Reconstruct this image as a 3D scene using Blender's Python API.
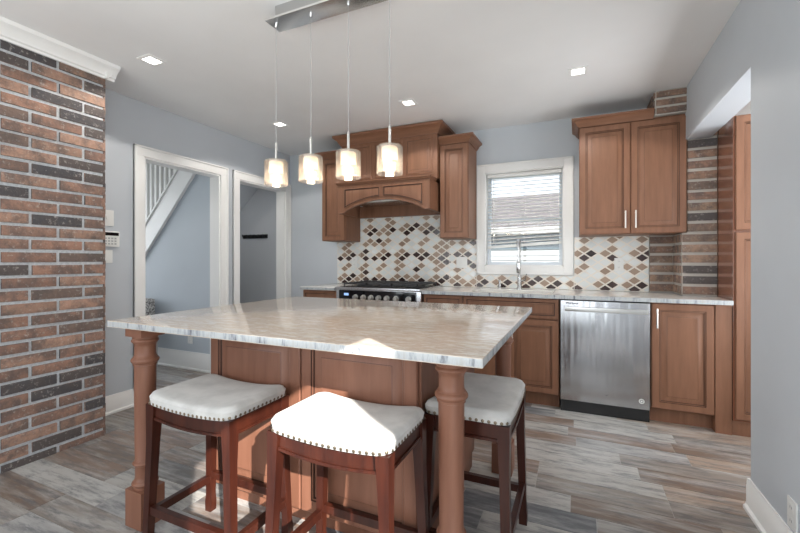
import bpy, bmesh, math, random
from mathutils import Vector, Matrix
random.seed(7)
PI = math.pi
S = bpy.context.scene
for o in list(bpy.data.objects): bpy.data.objects.remove(o, do_unlink=True)
C = S.collection

# ------------------------------------------------------------------ camera
cam = bpy.data.cameras.new('camera'); cam.sensor_width = 36; cam.sensor_fit = 'HORIZONTAL'
cam.lens = 396.5/800*36; cam.shift_y = -6.1/800; cam.clip_start = .02
co = bpy.data.objects.new('camera', cam); C.objects.link(co)
co.location = (0, 0, 1.186); co.rotation_euler = (PI/2, 0, math.radians(24.1))
S.camera = co
# ------------------------------------------------------------------ light
S.view_settings.view_transform = 'Standard'; S.view_settings.look = 'None'
S.view_settings.gamma = 1; S.view_settings.use_curve_mapping = False
S.view_settings.exposure = 0.12
W = bpy.data.worlds.new('daylight_sky'); S.world = W; W.use_nodes = True
W.node_tree.nodes['Background'].inputs[0].default_value = (.82, .91, 1, 1)
W.node_tree.nodes['Background'].inputs[1].default_value = 1.5

def lamp(name, kind, loc, energy, color=(1, 1, 1), to=None, size=None, sy=None, radius=None):
    l = bpy.data.lights.new(name, kind); l.energy = energy; l.color = color
    o = bpy.data.objects.new(name, l); C.objects.link(o); o.location = loc
    if to is not None: o.rotation_euler = Vector(to).to_track_quat('-Z', 'Y').to_euler()
    if kind == 'AREA':
        l.size = size
        if sy: l.shape = 'RECTANGLE'; l.size_y = sy
    if kind == 'SUN': l.angle = math.radians(.5)
    if radius is not None and kind in ('POINT', 'SPOT'): l.shadow_soft_size = radius
    return o
lamp('sun', 'SUN', (6, -6, 6), 12, (1, .95, .88), to=(-.766, .645, -.52))
lamp('rear_window_daylight', 'AREA', (-1.55, -2.9, 1.45), 34, (.92, .96, 1), to=(0, 1, 0), size=2.9, sy=1.7)
lamp('upward_bounce_fill', 'AREA', (-1.35, -1.3, 1.0), 56, (.95, .975, 1), to=(0, 0, 1), size=2.8, sy=2.0)  # unseen upward fill added behind the camera, stands in for bounced light
lamp('left_rear_fill', 'AREA', (-3.25, -1.6, 1.35), 38, (.92, .96, 1), to=(1, 0, 0), size=1.8, sy=1.7)  # fill light added out of view on the left to lift the room
lamp('patio_door_daylight', 'AREA', (.84, -.41, 1.0), 24, (.95, .975, 1), to=(-1, 0, 0), size=.8, sy=1.7)
lamp('hall_window_daylight', 'AREA', (-6.1, 2.0, 1.5), 26, (.95, .97, 1), to=(1, 0, 0), size=1.6, sy=1.6)
lamp('nook_side_fill', 'AREA', (2.15, 2.75, 1.3), 78, (.93, .97, 1), to=(-1, 0, .7), size=2.0, sy=1.8)  # added fill, the nook has no window; brightens left wall and ceiling
lamp('closet_fill', 'POINT', (-3.95, 3.45, 1.75), 1.6, (1, .98, .95), radius=.06)  # small fill added to brighten the closet, no fixture here
lamp('pantry_nook_lamp', 'AREA', (1.6, 2.9, 2.42), 9, (1, .97, .92), to=(0, 0, -1), size=.5, sy=.5)

# ------------------------------------------------------------------ materials
MATS = {}
def mat(name, col=(.8, .8, .8), rough=.5, metal=0, **k):
    m = bpy.data.materials.new(name); m.use_nodes = True
    p = m.node_tree.nodes['Principled BSDF']
    p.inputs['Base Color'].default_value = (*col, 1); p.inputs['Roughness'].default_value = rough
    p.inputs['Metallic'].default_value = metal
    for a, b in k.items():
        p.inputs[a.replace('_', ' ')].default_value = b
    MATS[name] = m; return m
def nd(m, t, **k):
    n = m.node_tree.nodes.new(t)
    for a, b in k.items():
        if hasattr(n, a): setattr(n, a, b)
        else: n.inputs[a].default_value = b
    return n
def lk(m, a, b): m.node_tree.links.new(a, b)
def P(m): return m.node_tree.nodes['Principled BSDF']
def coords(m, scale=(1, 1, 1), rnd=False):
    tc = nd(m, 'ShaderNodeTexCoord'); mp = nd(m, 'ShaderNodeMapping'); mp.inputs['Scale'].default_value = scale
    lk(m, tc.outputs['Object'], mp.inputs['Vector'])
    if rnd:
        g = nd(m, 'ShaderNodeNewGeometry'); mu = nd(m, 'ShaderNodeMath', operation='MULTIPLY'); mu.inputs[1].default_value = 57.
        lk(m, g.outputs['Random Per Island'], mu.inputs[0])
        va = nd(m, 'ShaderNodeVectorMath', operation='ADD')
        lk(m, mp.outputs[0], va.inputs[0]); lk(m, mu.outputs[0], va.inputs[1])
        return va.outputs[0], g.outputs['Random Per Island']
    return mp.outputs[0]
def ramp(m, fac, stops, interp='LINEAR'):
    r = nd(m, 'ShaderNodeValToRGB'); r.color_ramp.interpolation = interp
    e = r.color_ramp.elements
    while len(e) < len(stops): e.new(.5)
    for i, (p, c) in enumerate(stops): e[i].position = p; e[i].color = (*c, 1)
    lk(m, fac, r.inputs[0]); return r.outputs[0]
def noise(m, vec, scale, detail=4, rough=.55):
    n = nd(m, 'ShaderNodeTexNoise'); n.inputs['Scale'].default_value = scale; n.inputs['Detail'].default_value = detail
    n.inputs['Roughness'].default_value = rough
    lk(m, vec, n.inputs['Vector']); return n.outputs['Fac']
def mix(m, fac, a, b, mode='MIX'):
    n = nd(m, 'ShaderNodeMix', data_type='RGBA', blend_type=mode)
    for s, v in ((0, fac), (6, a), (7, b)):
        if hasattr(v, 'links'): lk(m, v, n.inputs[s])
        elif isinstance(v, (int, float)): n.inputs[s].default_value = v
        else: n.inputs[s].default_value = (*v, 1)
    return n.outputs[2]
def bump(m, h, strength=.2, dist=.002):
    b = nd(m, 'ShaderNodeBump'); b.inputs['Strength'].default_value = strength; b.inputs['Distance'].default_value = dist
    lk(m, h, b.inputs['Height']); lk(m, b.outputs[0], P(m).inputs['Normal'])
def wood(name, c1, c2, rough=.42, axis='z', s=1, coat=.0):
    m = mat(name, c1, rough, Coat_Weight=coat, Coat_Roughness=.15, Specular_IOR_Level=.35)
    sc = {'z': (9, 9, .9), 'x': (.9, 9, 9), 'y': (9, .9, 9)}[axis]
    v = coords(m, tuple(q*s for q in sc))
    f = noise(m, v, 3.2, 5, .6)
    lk(m, ramp(m, f, [(.3, c1), (.7, c2)]), P(m).inputs['Base Color'])
    return m
def paint(name, col, rough=.6, var=.03):
    m = mat(name, col, rough)
    v = coords(m); f = noise(m, v, 1.6, 3)
    lk(m, ramp(m, f, [(.3, tuple(c*(1-var) for c in col)), (.7, tuple(min(1, c*(1+var)) for c in col))]), P(m).inputs['Base Color'])
    return m
wall_p = paint('wall_paint', (.53, .562, .60)); hallp = paint('hall_paint', (.50, .55, .60))
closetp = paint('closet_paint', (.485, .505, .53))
ceil_p = paint('ceiling_paint', (.84, .84, .84), .55); white = paint('white_trim', (.84, .835, .82), .35)
whitenook = paint('nook_white', (.85, .85, .84), .5)
CAB = wood('cabinet_wood', (.190, .088, .050), (.250, .120, .070))
CABG = wood('cabinet_glaze', (.055, .025, .016), (.075, .035, .022))
ISL = wood('island_wood', (.175, .075, .046), (.225, .102, .064))
ISLG = wood('island_glaze', (.045, .02, .014), (.065, .03, .02))
CROWN = wood('crown_wood', (.190, .088, .050), (.250, .120, .070), axis='x')
STOOL = wood('stool_wood', (.024, .0065, .0045), (.060, .0150, .0080), .30, coat=.0)
fab = mat('linen_fabric', (.60, .57, .52), .95, Sheen_Weight=.3)
f_ = noise(fab, coords(fab), 9, 3); lk(fab, ramp(fab, f_, [(.35, (.44, .435, .42)), (.65, (.58, .57, .55))]), P(fab).inputs['Base Color'])
f2 = noise(fab, coords(fab), 900, 2); bump(fab, f2, .25, .001)
nail = mat('antique_brass', (.22, .18, .13), .35, .9)
steel = mat('brushed_steel', (.56, .56, .57), .26, 1, Anisotropic=.6)
fs = noise(steel, coords(steel, (220, 220, 2)), 1, 3); bump(steel, fs, .04, .001)
steeld = mat('steel_door', (.50, .50, .51), .22, 1, Anisotropic=.5)
_w = noise(steeld, coords(steeld, (5, .3, .5)), 1.6, 2); bump(steeld, _w, .55, .02)
chrome = mat('chrome', (.55, .55, .55), .16, 1); nickel = mat('satin_nickel', (.72, .71, .68), .28, 1)
blackm = mat('black_enamel', (.015, .015, .016), .25); iron = mat('cast_iron', (.03, .03, .033), .5)
blackg = mat('black_glass', (.006, .006, .008), .08)
plastic = mat('white_plastic', (.78, .78, .76), .35); greyp = mat('grey_plastic', (.42, .43, .43), .35)
printm = mat('dark_print', (.15, .15, .16), .6)
lcd = mat('blue_display', (.05, .1, .2), .3, Emission_Color=(.35, .55, 1, 1), Emission_Strength=1.0)
emit = mat('lamp_lens', (1, 1, 1), .4, Emission_Color=(1, .97, .92, 1), Emission_Strength=5)
filament = mat('bulb_glow', (1, .9, .7), .4, Emission_Color=(1, .82, .58, 1), Emission_Strength=4)
def clear(name, tint=(1, 1, 1), k=.08, rough=.03):
    m = bpy.data.materials.new(name); m.use_nodes = True; nt = m.node_tree; nt.nodes.clear()
    o = nt.nodes.new('ShaderNodeOutputMaterial'); t = nt.nodes.new('ShaderNodeBsdfTransparent'); g = nt.nodes.new('ShaderNodeBsdfGlossy')
    t.inputs[0].default_value = (*tint, 1); g.inputs['Roughness'].default_value = rough
    l = nt.nodes.new('ShaderNodeLayerWeight'); l.inputs['Blend'].default_value = .35
    mm = nt.nodes.new('ShaderNodeMath'); mm.operation = 'MULTIPLY_ADD'; mm.inputs[1].default_value = .5; mm.inputs[2].default_value = k
    nt.links.new(l.outputs['Fresnel'], mm.inputs[0])
    x = nt.nodes.new('ShaderNodeMixShader'); nt.links.new(mm.outputs[0], x.inputs[0]); nt.links.new(t.outputs[0], x.inputs[1]); nt.links.new(g.outputs[0], x.inputs[2])
    nt.links.new(x.outputs[0], o.inputs[0]); return m
glass = clear('window_glass', k=.03); shadeglass = clear('shade_glass', (.98, .96, .94), .10)
_sg = shadeglass.node_tree; _out = [n for n in _sg.nodes if n.type == 'OUTPUT_MATERIAL'][0]; _mx = [n for n in _sg.nodes if n.type == 'MIX_SHADER'][0]
_tl = _sg.nodes.new('ShaderNodeBsdfTranslucent'); _tl.inputs[0].default_value = (1, .95, .88, 1); _df = _sg.nodes.new('ShaderNodeMixShader'); _df.inputs[0].default_value = .09
_sg.links.new(_mx.outputs[0], _df.inputs[1]); _sg.links.new(_tl.outputs[0], _df.inputs[2]); _sg.links.new(_df.outputs[0], _out.inputs[0])
frost = bpy.data.materials.new('frosted_glass'); frost.use_nodes = True
_n = frost.node_tree; _n.nodes.clear()
_o = _n.nodes.new('ShaderNodeOutputMaterial'); _t = _n.nodes.new('ShaderNodeBsdfTranslucent'); _t.inputs[0].default_value = (.55, .50, .44, 1)
_tr = _n.nodes.new('ShaderNodeBsdfTransparent'); _x = _n.nodes.new('ShaderNodeMixShader'); _x.inputs[0].default_value = .12
_e = _n.nodes.new('ShaderNodeEmission'); _e.inputs[0].default_value = (1, .82, .60, 1); _e.inputs[1].default_value = .3
_a = _n.nodes.new('ShaderNodeAddShader')
_n.links.new(_t.outputs[0], _x.inputs[1]); _n.links.new(_tr.outputs[0], _x.inputs[2]); _n.links.new(_x.outputs[0], _a.inputs[0]); _n.links.new(_e.outputs[0], _a.inputs[1]); _n.links.new(_a.outputs[0], _o.inputs[0])

def granite(name, edge=False):
    m = mat(name, (.6, .5, .4), .09 if not edge else .25, Specular_IOR_Level=.6)
    if not edge:
        v = coords(m, (1.8, 7, 7)); f = noise(m, v, 2.8, 9, .74)
        c = ramp(m, f, [(.30, (.36, .345, .33)), (.42, (.56, .505, .44)), (.51, (.42, .33, .26)), (.60, (.60, .56, .51)), (.72, (.34, .30, .27))])
        v2 = coords(m, (5, 30, 30)); f2 = noise(m, v2, 5, 4, .7)
        c = mix(m, .25, c, ramp(m, f2, [(.4, (.80, .75, .68)), (.6, (.50, .42, .35))]), 'MIX')
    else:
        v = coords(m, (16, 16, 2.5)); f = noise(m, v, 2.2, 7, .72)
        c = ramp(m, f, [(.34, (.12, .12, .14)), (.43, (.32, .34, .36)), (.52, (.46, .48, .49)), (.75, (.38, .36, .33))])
    lk(m, c, P(m).inputs['Base Color']); return m
gran = granite('granite'); grane = granite('granite_edge', True)
def granite_l():
    m = mat('granite_light', (.7, .68, .63), .1, Specular_IOR_Level=.6)
    f = noise(m, coords(m, (3, 12, 12)), 3, 8, .7)
    lk(m, ramp(m, f, [(.3, (.50, .49, .48)), (.43, (.80, .78, .74)), (.7, (.86, .83, .78))]), P(m).inputs['Base Color']); return m
gran2 = granite_l()

brick = mat('brick', (.3, .15, .1), .9)
v, r = coords(brick, (1, 1, 1), True)
base = ramp(brick, r, [(0, (.34, .19, .135)), (.18, (.27, .155, .115)), (.34, (.42, .25, .18)), (.48, (.19, .13, .105)), (.6, (.32, .185, .135)), (.70, (.065, .062, .068)), (.82, (.33, .20, .145)), (.91, (.095, .078, .074))], 'CONSTANT')
nf = noise(brick, v, 9, 7, .75)
c = mix(brick, ramp(brick, nf, [(.40, (0, 0, 0)), (.60, (.8, .8, .8))]), base, (.095, .078, .072))
nf2 = noise(brick, v, 45, 5, .7)
c = mix(brick, ramp(brick, nf2, [(.56, (0, 0, 0)), (.70, (.6, .6, .6))]), c, (.50, .46, .42))
lk(brick, c, P(brick).inputs['Base Color']); bump(brick, nf2, .6, .006)
mortar = mat('mortar', (.42, .42, .42), .95)
mf = noise(mortar, coords(mortar), 60, 4); lk(mortar, ramp(mortar, mf, [(.3, (.42, .44, .46)), (.7, (.60, .62, .64))]), P(mortar).inputs['Base Color']); bump(mortar, mf, .5, .004)

mortar2 = mat('mortar_tan', (.50, .47, .43), .95); bump(mortar2, noise(mortar2, coords(mortar2), 60, 4), .5, .004)
floorm = mat('floor_plank', (.4, .35, .3), .3)
v, r = coords(floorm, (1.6, 11, 11), True)
base = ramp(floorm, r, [(0, (.32, .315, .31)), (.13, (.23, .165, .13)), (.26, (.40, .385, .36)), (.38, (.25, .22, .195)), (.5, (.12, .13, .145)), (.6, (.34, .265, .21)), (.72, (.19, .14, .11)), (.84, (.44, .43, .41)), (.93, (.13, .115, .105))], 'CONSTANT')
n1 = noise(floorm, v, 1.5, 6, .68)
c = mix(floorm, ramp(floorm, n1, [(.44, (0, 0, 0)), (.64, (.62, .62, .62))]), base, (.47, .47, .46))
v3, _ = coords(floorm, (3, 16, 16), True)
n2 = noise(floorm, v3, 1.7, 7, .75)
c = mix(floorm, ramp(floorm, n2, [(.47, (0, 0, 0)), (.64, (.75, .75, .75))]), c, (.10, .105, .115))
lk(floorm, c, P(floorm).inputs['Base Color']); bump(floorm, n2, .12, .002)
grout = mat('floor_grout', (.40, .39, .37), .8)

def tilem(name, c1, c2, rough=.15):
    m = mat(name, c1, rough); v, r = coords(m, (1, 1, 1), True)
    lk(m, ramp(m, r, [(0, c1), (1, c2)]), P(m).inputs['Base Color']); return m
t_dark = tilem('tile_dark', (.035, .018, .016), (.075, .045, .04)); t_tan = tilem('tile_tan', (.30, .205, .145), (.40, .29, .215), .3)
t_white = tilem('tile_white', (.70, .72, .71), (.82, .84, .83)); t_grout = mat('tile_grout', (.78, .73, .66), .8)
speckle = mat('speckled_fabric', (.5, .5, .5), .9)
sf = noise(speckle, coords(speckle), 55, 3, .8); lk(speckle, ramp(speckle, sf, [(.45, (.14, .13, .13)), (.55, (.55, .54, .52))]), P(speckle).inputs['Base Color'])
shingle = mat('roof_shingle', (.35, .33, .34), .9)
sv = nd(shingle, 'ShaderNodeTexBrick'); sv.inputs['Scale'].default_value = 3.2; sv.inputs['Mortar Size'].default_value = .006; sv.inputs['Brick Width'].default_value = .55; sv.inputs['Row Height'].default_value = .35
sv.inputs['Color1'].default_value = (.15, .135, .14, 1); sv.inputs['Color2'].default_value = (.085, .078, .082, 1); sv.inputs['Mortar'].default_value = (.06, .06, .06, 1)
lk(shingle, coords(shingle), sv.inputs['Vector']); lk(shingle, sv.outputs[0], P(shingle).inputs['Base Color'])
siding = mat('white_siding', (.36, .37, .38), .6); bluepane = mat('blue_grey_siding', (.07, .11, .14), .4)
grassm = paint('lawn_green', (.13, .18, .08), .9, .3)

# ------------------------------------------------------------------ builders
def nb(): return bmesh.new()
def face(bm, vs, mi=0, smooth=False):
    try: f = bm.faces.new(vs)
    except ValueError: return None
    f.material_index = mi; f.smooth = smooth; return f
def box(bm, x0, x1, y0, y1, z0, z1, mi=0, bev=0, xf=None):
    v = [bm.verts.new((x, y, z)) for x in (x0, x1) for y in (y0, y1) for z in (z0, z1)]
    fs = [face(bm, [v[i] for i in q], mi) for q in ((0, 1, 3, 2), (4, 6, 7, 5), (0, 4, 5, 1), (2, 3, 7, 6), (0, 2, 6, 4), (1, 5, 7, 3))]
    if bev:
        es = {e for f in fs for e in f.edges}
        r = bmesh.ops.bevel(bm, geom=list(es), offset=bev, segments=2, profile=.7, affect='EDGES')
        for f in r['faces']: f.material_index = mi
        v = list({w for f in fs if f.is_valid for w in f.verts} | {w for f in r['faces'] for w in f.verts})
    if xf is not None:
        for w in v: w.co = xf(w.co)
    return v
def prism(bm, pts, fn, a, b, mi=0, cap=True):
    """pts: 2D outline; fn(u,v,w)->xyz"""
    A = [bm.verts.new(fn(u, v, a)) for u, v in pts]; B = [bm.verts.new(fn(u, v, b)) for u, v in pts]
    n = len(pts)
    for i in range(n): face(bm, [A[i], A[(i+1) % n], B[(i+1) % n], B[i]], mi)
    if cap: face(bm, A[::-1], mi); face(bm, B, mi)
def lathe(bm, prof, cx, cy, z0=0, seg=32, mi=0, smooth=True, cap=True):
    rings = []
    for r, z in prof:
        rings.append([bm.verts.new((cx+r*math.cos(2*PI*k/seg), cy+r*math.sin(2*PI*k/seg), z0+z)) for k in range(seg)])
    for a, b in zip(rings, rings[1:]):
        for k in range(seg): face(bm, [a[k], a[(k+1) % seg], b[(k+1) % seg], b[k]], mi, smooth)
    if cap:
        face(bm, rings[0][::-1], mi); face(bm, rings[-1], mi)
def tube(bm, pts, r, seg=10, mi=0):
    pts = [Vector(p) for p in pts]; rings = []
    for i, p in enumerate(pts):
        d = (pts[min(i+1, len(pts)-1)]-pts[max(i-1, 0)]).normalized()
        u = d.cross(Vector((0, 0, 1)) if abs(d.z) < .9 else Vector((1, 0, 0))).normalized(); w = d.cross(u)
        rr = r[i] if isinstance(r, (list, tuple)) else r
        rings.append([bm.verts.new(p+rr*(math.cos(2*PI*k/seg)*u+math.sin(2*PI*k/seg)*w)) for k in range(seg)])
    for a, b in zip(rings, rings[1:]):
        for k in range(seg): face(bm, [a[k], a[(k+1) % seg], b[(k+1) % seg], b[k]], mi, True)
    face(bm, rings[0][::-1], mi); face(bm, rings[-1], mi)
def beam(bm, p, q, w, h, mi=0, w2=None, h2=None, up=Vector((0, 0, 1))):
    """tapered rectangular bar from p to q; w across, h along the second axis"""
    p, q = Vector(p), Vector(q); d = (q-p).normalized()
    u = d.cross(up)
    if u.length < .2: u = Vector((1, 0, 0)); u = (u-d*u.dot(d))
    u.normalize(); n = u.cross(d).normalized(); w2 = w2 or w; h2 = h2 or h
    A = [bm.verts.new(p+u*a*w/2+n*b*h/2) for a, b in ((-1, -1), (1, -1), (1, 1), (-1, 1))]
    B = [bm.verts.new(q+u*a*w2/2+n*b*h2/2) for a, b in ((-1, -1), (1, -1), (1, 1), (-1, 1))]
    for i in range(4): face(bm, [A[i], A[(i+1) % 4], B[(i+1) % 4], B[i]], mi)
    face(bm, A[::-1], mi); face(bm, B, mi)
def inset(pts, d):
    n = len(pts); out = []
    area = sum(pts[i][0]*pts[(i+1) % n][1]-pts[(i+1) % n][0]*pts[i][1] for i in range(n)); s = 1 if area > 0 else -1
    for i in range(n):
        p0, p1, p2 = Vector(pts[i-1]), Vector(pts[i]), Vector(pts[(i+1) % n])
        a = (p1-p0).normalized(); b = (p2-p1).normalized()
        na = Vector((-a.y, a.x))*s; nb_ = Vector((-b.y, b.x))*s
        m = na+nb_; m = m/max(.3, m.length_squared)*2
        out.append(tuple(p1+m*d))
    return out
def panel(bm, pts, fn, rings, mi=0, smooth=False):
    """nested insets of an outline, rings: (inset, height, material of the band leading to it)"""
    prev = None
    for ins, h, m in rings:
        q = inset(pts, ins) if ins else pts
        cur = [bm.verts.new(fn(u, v, h)) for u, v in q]
        if prev:
            n = len(cur)
            for i in range(n): face(bm, [prev[i], prev[(i+1) % n], cur[(i+1) % n], cur[i]], m)
        else: face(bm, cur[::-1], m)
        prev = cur
    face(bm, prev, mi)
DOOR = [(0, 0, 0), (0, .016, 0), (.004, .020, 0), (.046, .020, 0), (.049, .014, 1), (.055, .0155, 0), (.058, .0085, 1), (.064, .008, 0), (.092, .018, 0), (.0935, .019, 1), (.097, .019, 0)]
DRAWER = [(0, 0, 0), (0, .016, 0), (.004, .020, 0), (.026, .020, 0), (.029, .015, 1), (.034, .013, 1), (.042, .017, 0), (.044, .017, 1)]
def rect(a, b, c, d): return [(a, c), (b, c), (b, d), (a, d)]
def fy(y): return lambda u, v, w: (u, y-w, v)            # facing -Y
def fx(x, s=1): return lambda u, v, w: (x+s*w, u, v)     # facing +-X

OFF = {}
def obj(name, bm, mats, parent=None, kind=None):
    if not isinstance(mats, (list, tuple)): mats = [mats]
    off = OFF.get(parent.name, Vector()) if parent else Vector()
    bmesh.ops.recalc_face_normals(bm, faces=bm.faces)
    if off.length: bmesh.ops.translate(bm, verts=bm.verts, vec=-off)
    me = bpy.data.meshes.new(name); bm.to_mesh(me); bm.free()
    for m in mats: me.materials.append(m)
    me.set_sharp_from_angle(angle=math.radians(38))
    o = bpy.data.objects.new(name, me); C.objects.link(o)
    if parent: o.parent = parent; OFF[o.name] = off
    if kind: o['kind'] = kind
    return o
def struct(name, bm, mats): return obj(name, bm, mats, None, 'structure')
def tag(o, label, cat, group=None):
    o['label'] = label; o['category'] = cat
    if group: o['group'] = group
    return o
def thing(name, loc, label, cat, group=None):
    o = bpy.data.objects.new(name, None); C.objects.link(o); o.empty_display_size = .1
    o.location = loc; OFF[o.name] = Vector(loc); return tag(o, label, cat, group)

# ------------------------------------------------------------------ the room
XL, YB, XR, H = -3.31, 4.0, .757, 2.506
bm = nb()                                                     # plank floor: each plank an island
random.seed(11)
pw, pl = .148, .61; y = -3.0-.0; row = 0
y = 1.145-pw*29
while y < 4.05:
    x = -6.3+random.random()*pl
    x -= pl
    while x < 2.6:
        box(bm, x+.0012, x+pl-.0012, y+.0012, y+pw-.0012, -.012, 0)
        x += pl
    y += pw
box(bm, -6.4, 3.2, -3.3, 4.15, -.06, -.0015, 1)
struct('floor', bm, [floorm, grout])
bm = nb(); box(bm, -6.4, .92, -3.3, 4.15, H, H+.1); box(bm, .92, 3.2, 1.5, 4.15, H, H+.1); struct('ceiling', bm, ceil_p)

bm = nb()                                                     # back wall with the window hole (x -.845..-.117, z 1.135..2.058)
wx0, wx1, wz0, wz1 = -.850, -.115, 1.130, 2.062
box(bm, XL-.12, wx0, YB, YB+.15, 0, H); box(bm, wx1, 3.2, YB, YB+.15, 0, H)
box(bm, wx0, wx1, YB, YB+.15, 0, wz0); box(bm, wx0, wx1, YB, YB+.15, wz1, H)
struct('wall_back', bm, wall_p)
# left wall with two cased openings
D1 = (2.150, 2.925); D2 = (3.170, 3.905); DZ = 2.052
bm = nb()
for a, b, c, d in ((-3.0, D1[0], 0, H), (D1[1], D2[0], 0, H), (D2[1], YB, 0, H), (D1[0], D1[1], DZ, H), (D2[0], D2[1], DZ, H)):
    if a == -3.0:
        box(bm, XL-.12, XL, -3.0, -2.45, 0, H); box(bm, XL-.12, XL, -.75, b, 0, H)
        box(bm, XL-.12, XL, -2.45, -.75, 0, .5); box(bm, XL-.12, XL, -2.45, -.75, 2.2, H)
    else: box(bm, XL-.12, XL, a, b, c, d)
struct('wall_left', bm, wall_p)
def casing(name, a, b, zt, w=.086):
    bm = nb(); t = .02
    pr = [(0, 0), (t, 0), (t, w*.82), (t*.55, w*.9), (t*.55, w), (0, w)]
    # flat boards with a raised outer back-band
    for (u0, u1, v0, v1) in ((a-w, a, 0, zt), (b, b+w, 0, zt), (a-w, b+w, zt, zt+w)):
        box(bm, XL, XL+.018, u0, u1, v0, v1, 0, .002)
    for (u0, u1, v0, v1) in ((a-w, a-w+.016, 0, zt+w), (b+w-.016, b+w, 0, zt+w), (a-w, b+w, zt+w-.016, zt+w)):
        box(bm, XL, XL+.028, u0, u1, v0, v1, 0, .003)
    # jamb lining
    box(bm, XL-.125, XL+.004, a-.001, a+.014, 0, zt); box(bm, XL-.125, XL+.004, b-.014, b+.001, 0, zt)
    box(bm, XL-.125, XL+.004, a, b, zt-.014, zt+.001)
    struct(name, bm, white)
casing('door_1', *D1, DZ); casing('door_2', *D2, DZ)
# hall beyond the first opening, closet beyond the second
bm = nb()
pts = [(-6.3, 0), (XL-.12, 0), (XL-.12, H), (-3.46, H), (-4.71, 1.16), (-6.3, 1.16)]
prism(bm, pts, lambda u, v, w: (u, w, v), 3.02, 3.08)
struct('wall_hall', bm, hallp)
bm = nb()
box(bm, -6.3, XL-.12, YB, YB+.15, 0, H)
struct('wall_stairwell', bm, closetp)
bm = nb(); box(bm, -6.42, -6.3, -.2, 4.15, 0, .7); box(bm, -6.42, -6.3, -.2, 4.15, 2.3, H); box(bm, -6.42, -6.3, -.2, 1.2, .7, 2.3); box(bm, -6.42, -6.3, 2.8, 4.15, .7, 2.3)
struct('wall_hall_end', bm, hallp)
bm = nb(); box(bm, -6.42, XL-.12, -.32, -.2, 0, H); struct('wall_hall_front', bm, hallp)
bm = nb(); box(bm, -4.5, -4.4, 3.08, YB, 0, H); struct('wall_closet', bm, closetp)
bm = nb()
sl = lambda x: 1.84+.94*(x+4.15)
prism(bm, [(-4.40, sl(-4.40)), (XL-.125, sl(XL-.125)), (XL-.125, sl(XL-.125)+.12), (-4.40, sl(-4.40)+.12)], lambda u, v, w: (u, w, v), 3.081, YB-.001)
struct('ceiling_under_stairs', bm, wall_p)
# staircase seen through the first opening
st = thing('staircase', (-4.6, 3.0, 0), 'white staircase stringer, balusters and handrail seen through the wide cased opening', 'staircase')
bm = nb()
lowz = lambda x: 1.226+1.065*(x+4.61)
prism(bm, [(-5.05, lowz(-5.05)), (-3.41, lowz(-3.41)), (-3.41, H-.002), (-3.70, H-.002), (-5.05, lowz(-5.05)+.31)], lambda u, v, w: (u, w, v), 2.985, 3.019)
obj('stringer', bm, white, st)
bm = nb(); prism(bm, [(-5.05, lowz(-5.05)+.311), (-3.71, lowz(-3.71)+.311), (-3.71, lowz(-3.71)+.336), (-5.05, lowz(-5.05)+.336)], lambda u, v, w: (u, w, v), 2.97, 3.07); obj('stringer_cap', bm, white, st)
for i in range(15):
    x = -4.98+i*.080; z0 = lowz(x)+.345
    if z0 < H-.06:
        bm = nb(); box(bm, x-.016, x+.016, 3.005, 3.037, z0, min(H-.003, z0+.74)); obj('baluster', bm, white, st)
bm = nb(); beam(bm, (-5.05, 3.02, lowz(-5.05)+1.11), (-4.56, 3.02, lowz(-4.56)+1.11), .06, .05); obj('handrail', bm, white, st)

# right wall with the patio door opening, and the dropped header above the passage
T = .16
bm = nb()
box(bm, XR, XR+T, -3.0, -.86, 0, H); box(bm, XR, XR+T, .04, 2.415, 0, H)
box(bm, XR, XR+T, -.86, .04, 1.99, H)
box(bm, XR, XR+T, 2.415, 3.678, 2.112, H)
struct('wall_right', bm, wall_p)
bm = nb(); box(bm, XR-.015, XR, -.93, -.861, 0, 2.075); box(bm, XR-.015, XR, .041, .11, 0, 2.075); box(bm, XR-.015, XR, -.861, .041, 2.006, 2.075); struct('door_3', bm, white)
bm = nb(); box(bm, 2.2, 2.3, 1.6, 4.0, 0, H); box(bm, XR+T, 2.3, 1.5, 1.6, 0, H); struct('wall_nook', bm, whitenook)
bm = nb(); box(bm, XR+T+.07, 2.2, 3.985, 3.999, 0, H); struct('wall_nook_back', bm, whitenook)
bm = nb()
box(bm, XL-.12, -3.05, -3.12, -3.0, 0, H); box(bm, -.05, XR+T, -3.12, -3.0, 0, H)
box(bm, -3.05, -.05, -3.12, -3.0, 0, .35); box(bm, -3.05, -.05, -3.12, -3.0, 2.35, H); struct('wall_rear', bm, wall_p)

# baseboards
def baseprof(h=.14, t=.018): return [(0, 0), (t+.012, 0), (t+.012, .014), (t, .022), (t, h*.74), (t*.8, h*.78), (t*.75, h*.86), (t*.45, h*.92), (t*.4, h), (0, h)]
bm = nb(); pr = baseprof()
prism(bm, pr, lambda u, v, w: (XR-u, w, v), .04, 2.415); prism(bm, pr, lambda u, v, w: (w, 2.415+u, v), XR-.012, XR+T)
prism(bm, pr, lambda u, v, w: (XR-u, w, v), -3.0, -.93)
struct('baseboard_right', bm, white)
bm = nb(); prism(bm, pr, lambda u, v, w: (XL+u, w, v), 1.65, D1[0]-.087); prism(bm, pr, lambda u, v, w: (XL+u, w, v), D1[1]+.087, D2[0]-.087); struct('baseboard_left', bm, white)
bm = nb(); pr = baseprof(.19); prism(bm, pr, lambda u, v, w: (w, 3.02-u, v), -6.3, XL-.12); struct('baseboard_hall', bm, white)
bm = nb(); pr = baseprof(.14); prism(bm, pr, lambda u, v, w: (w, YB-u, v), XL, -2.63); struct('baseboard_back', bm, white)

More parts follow.
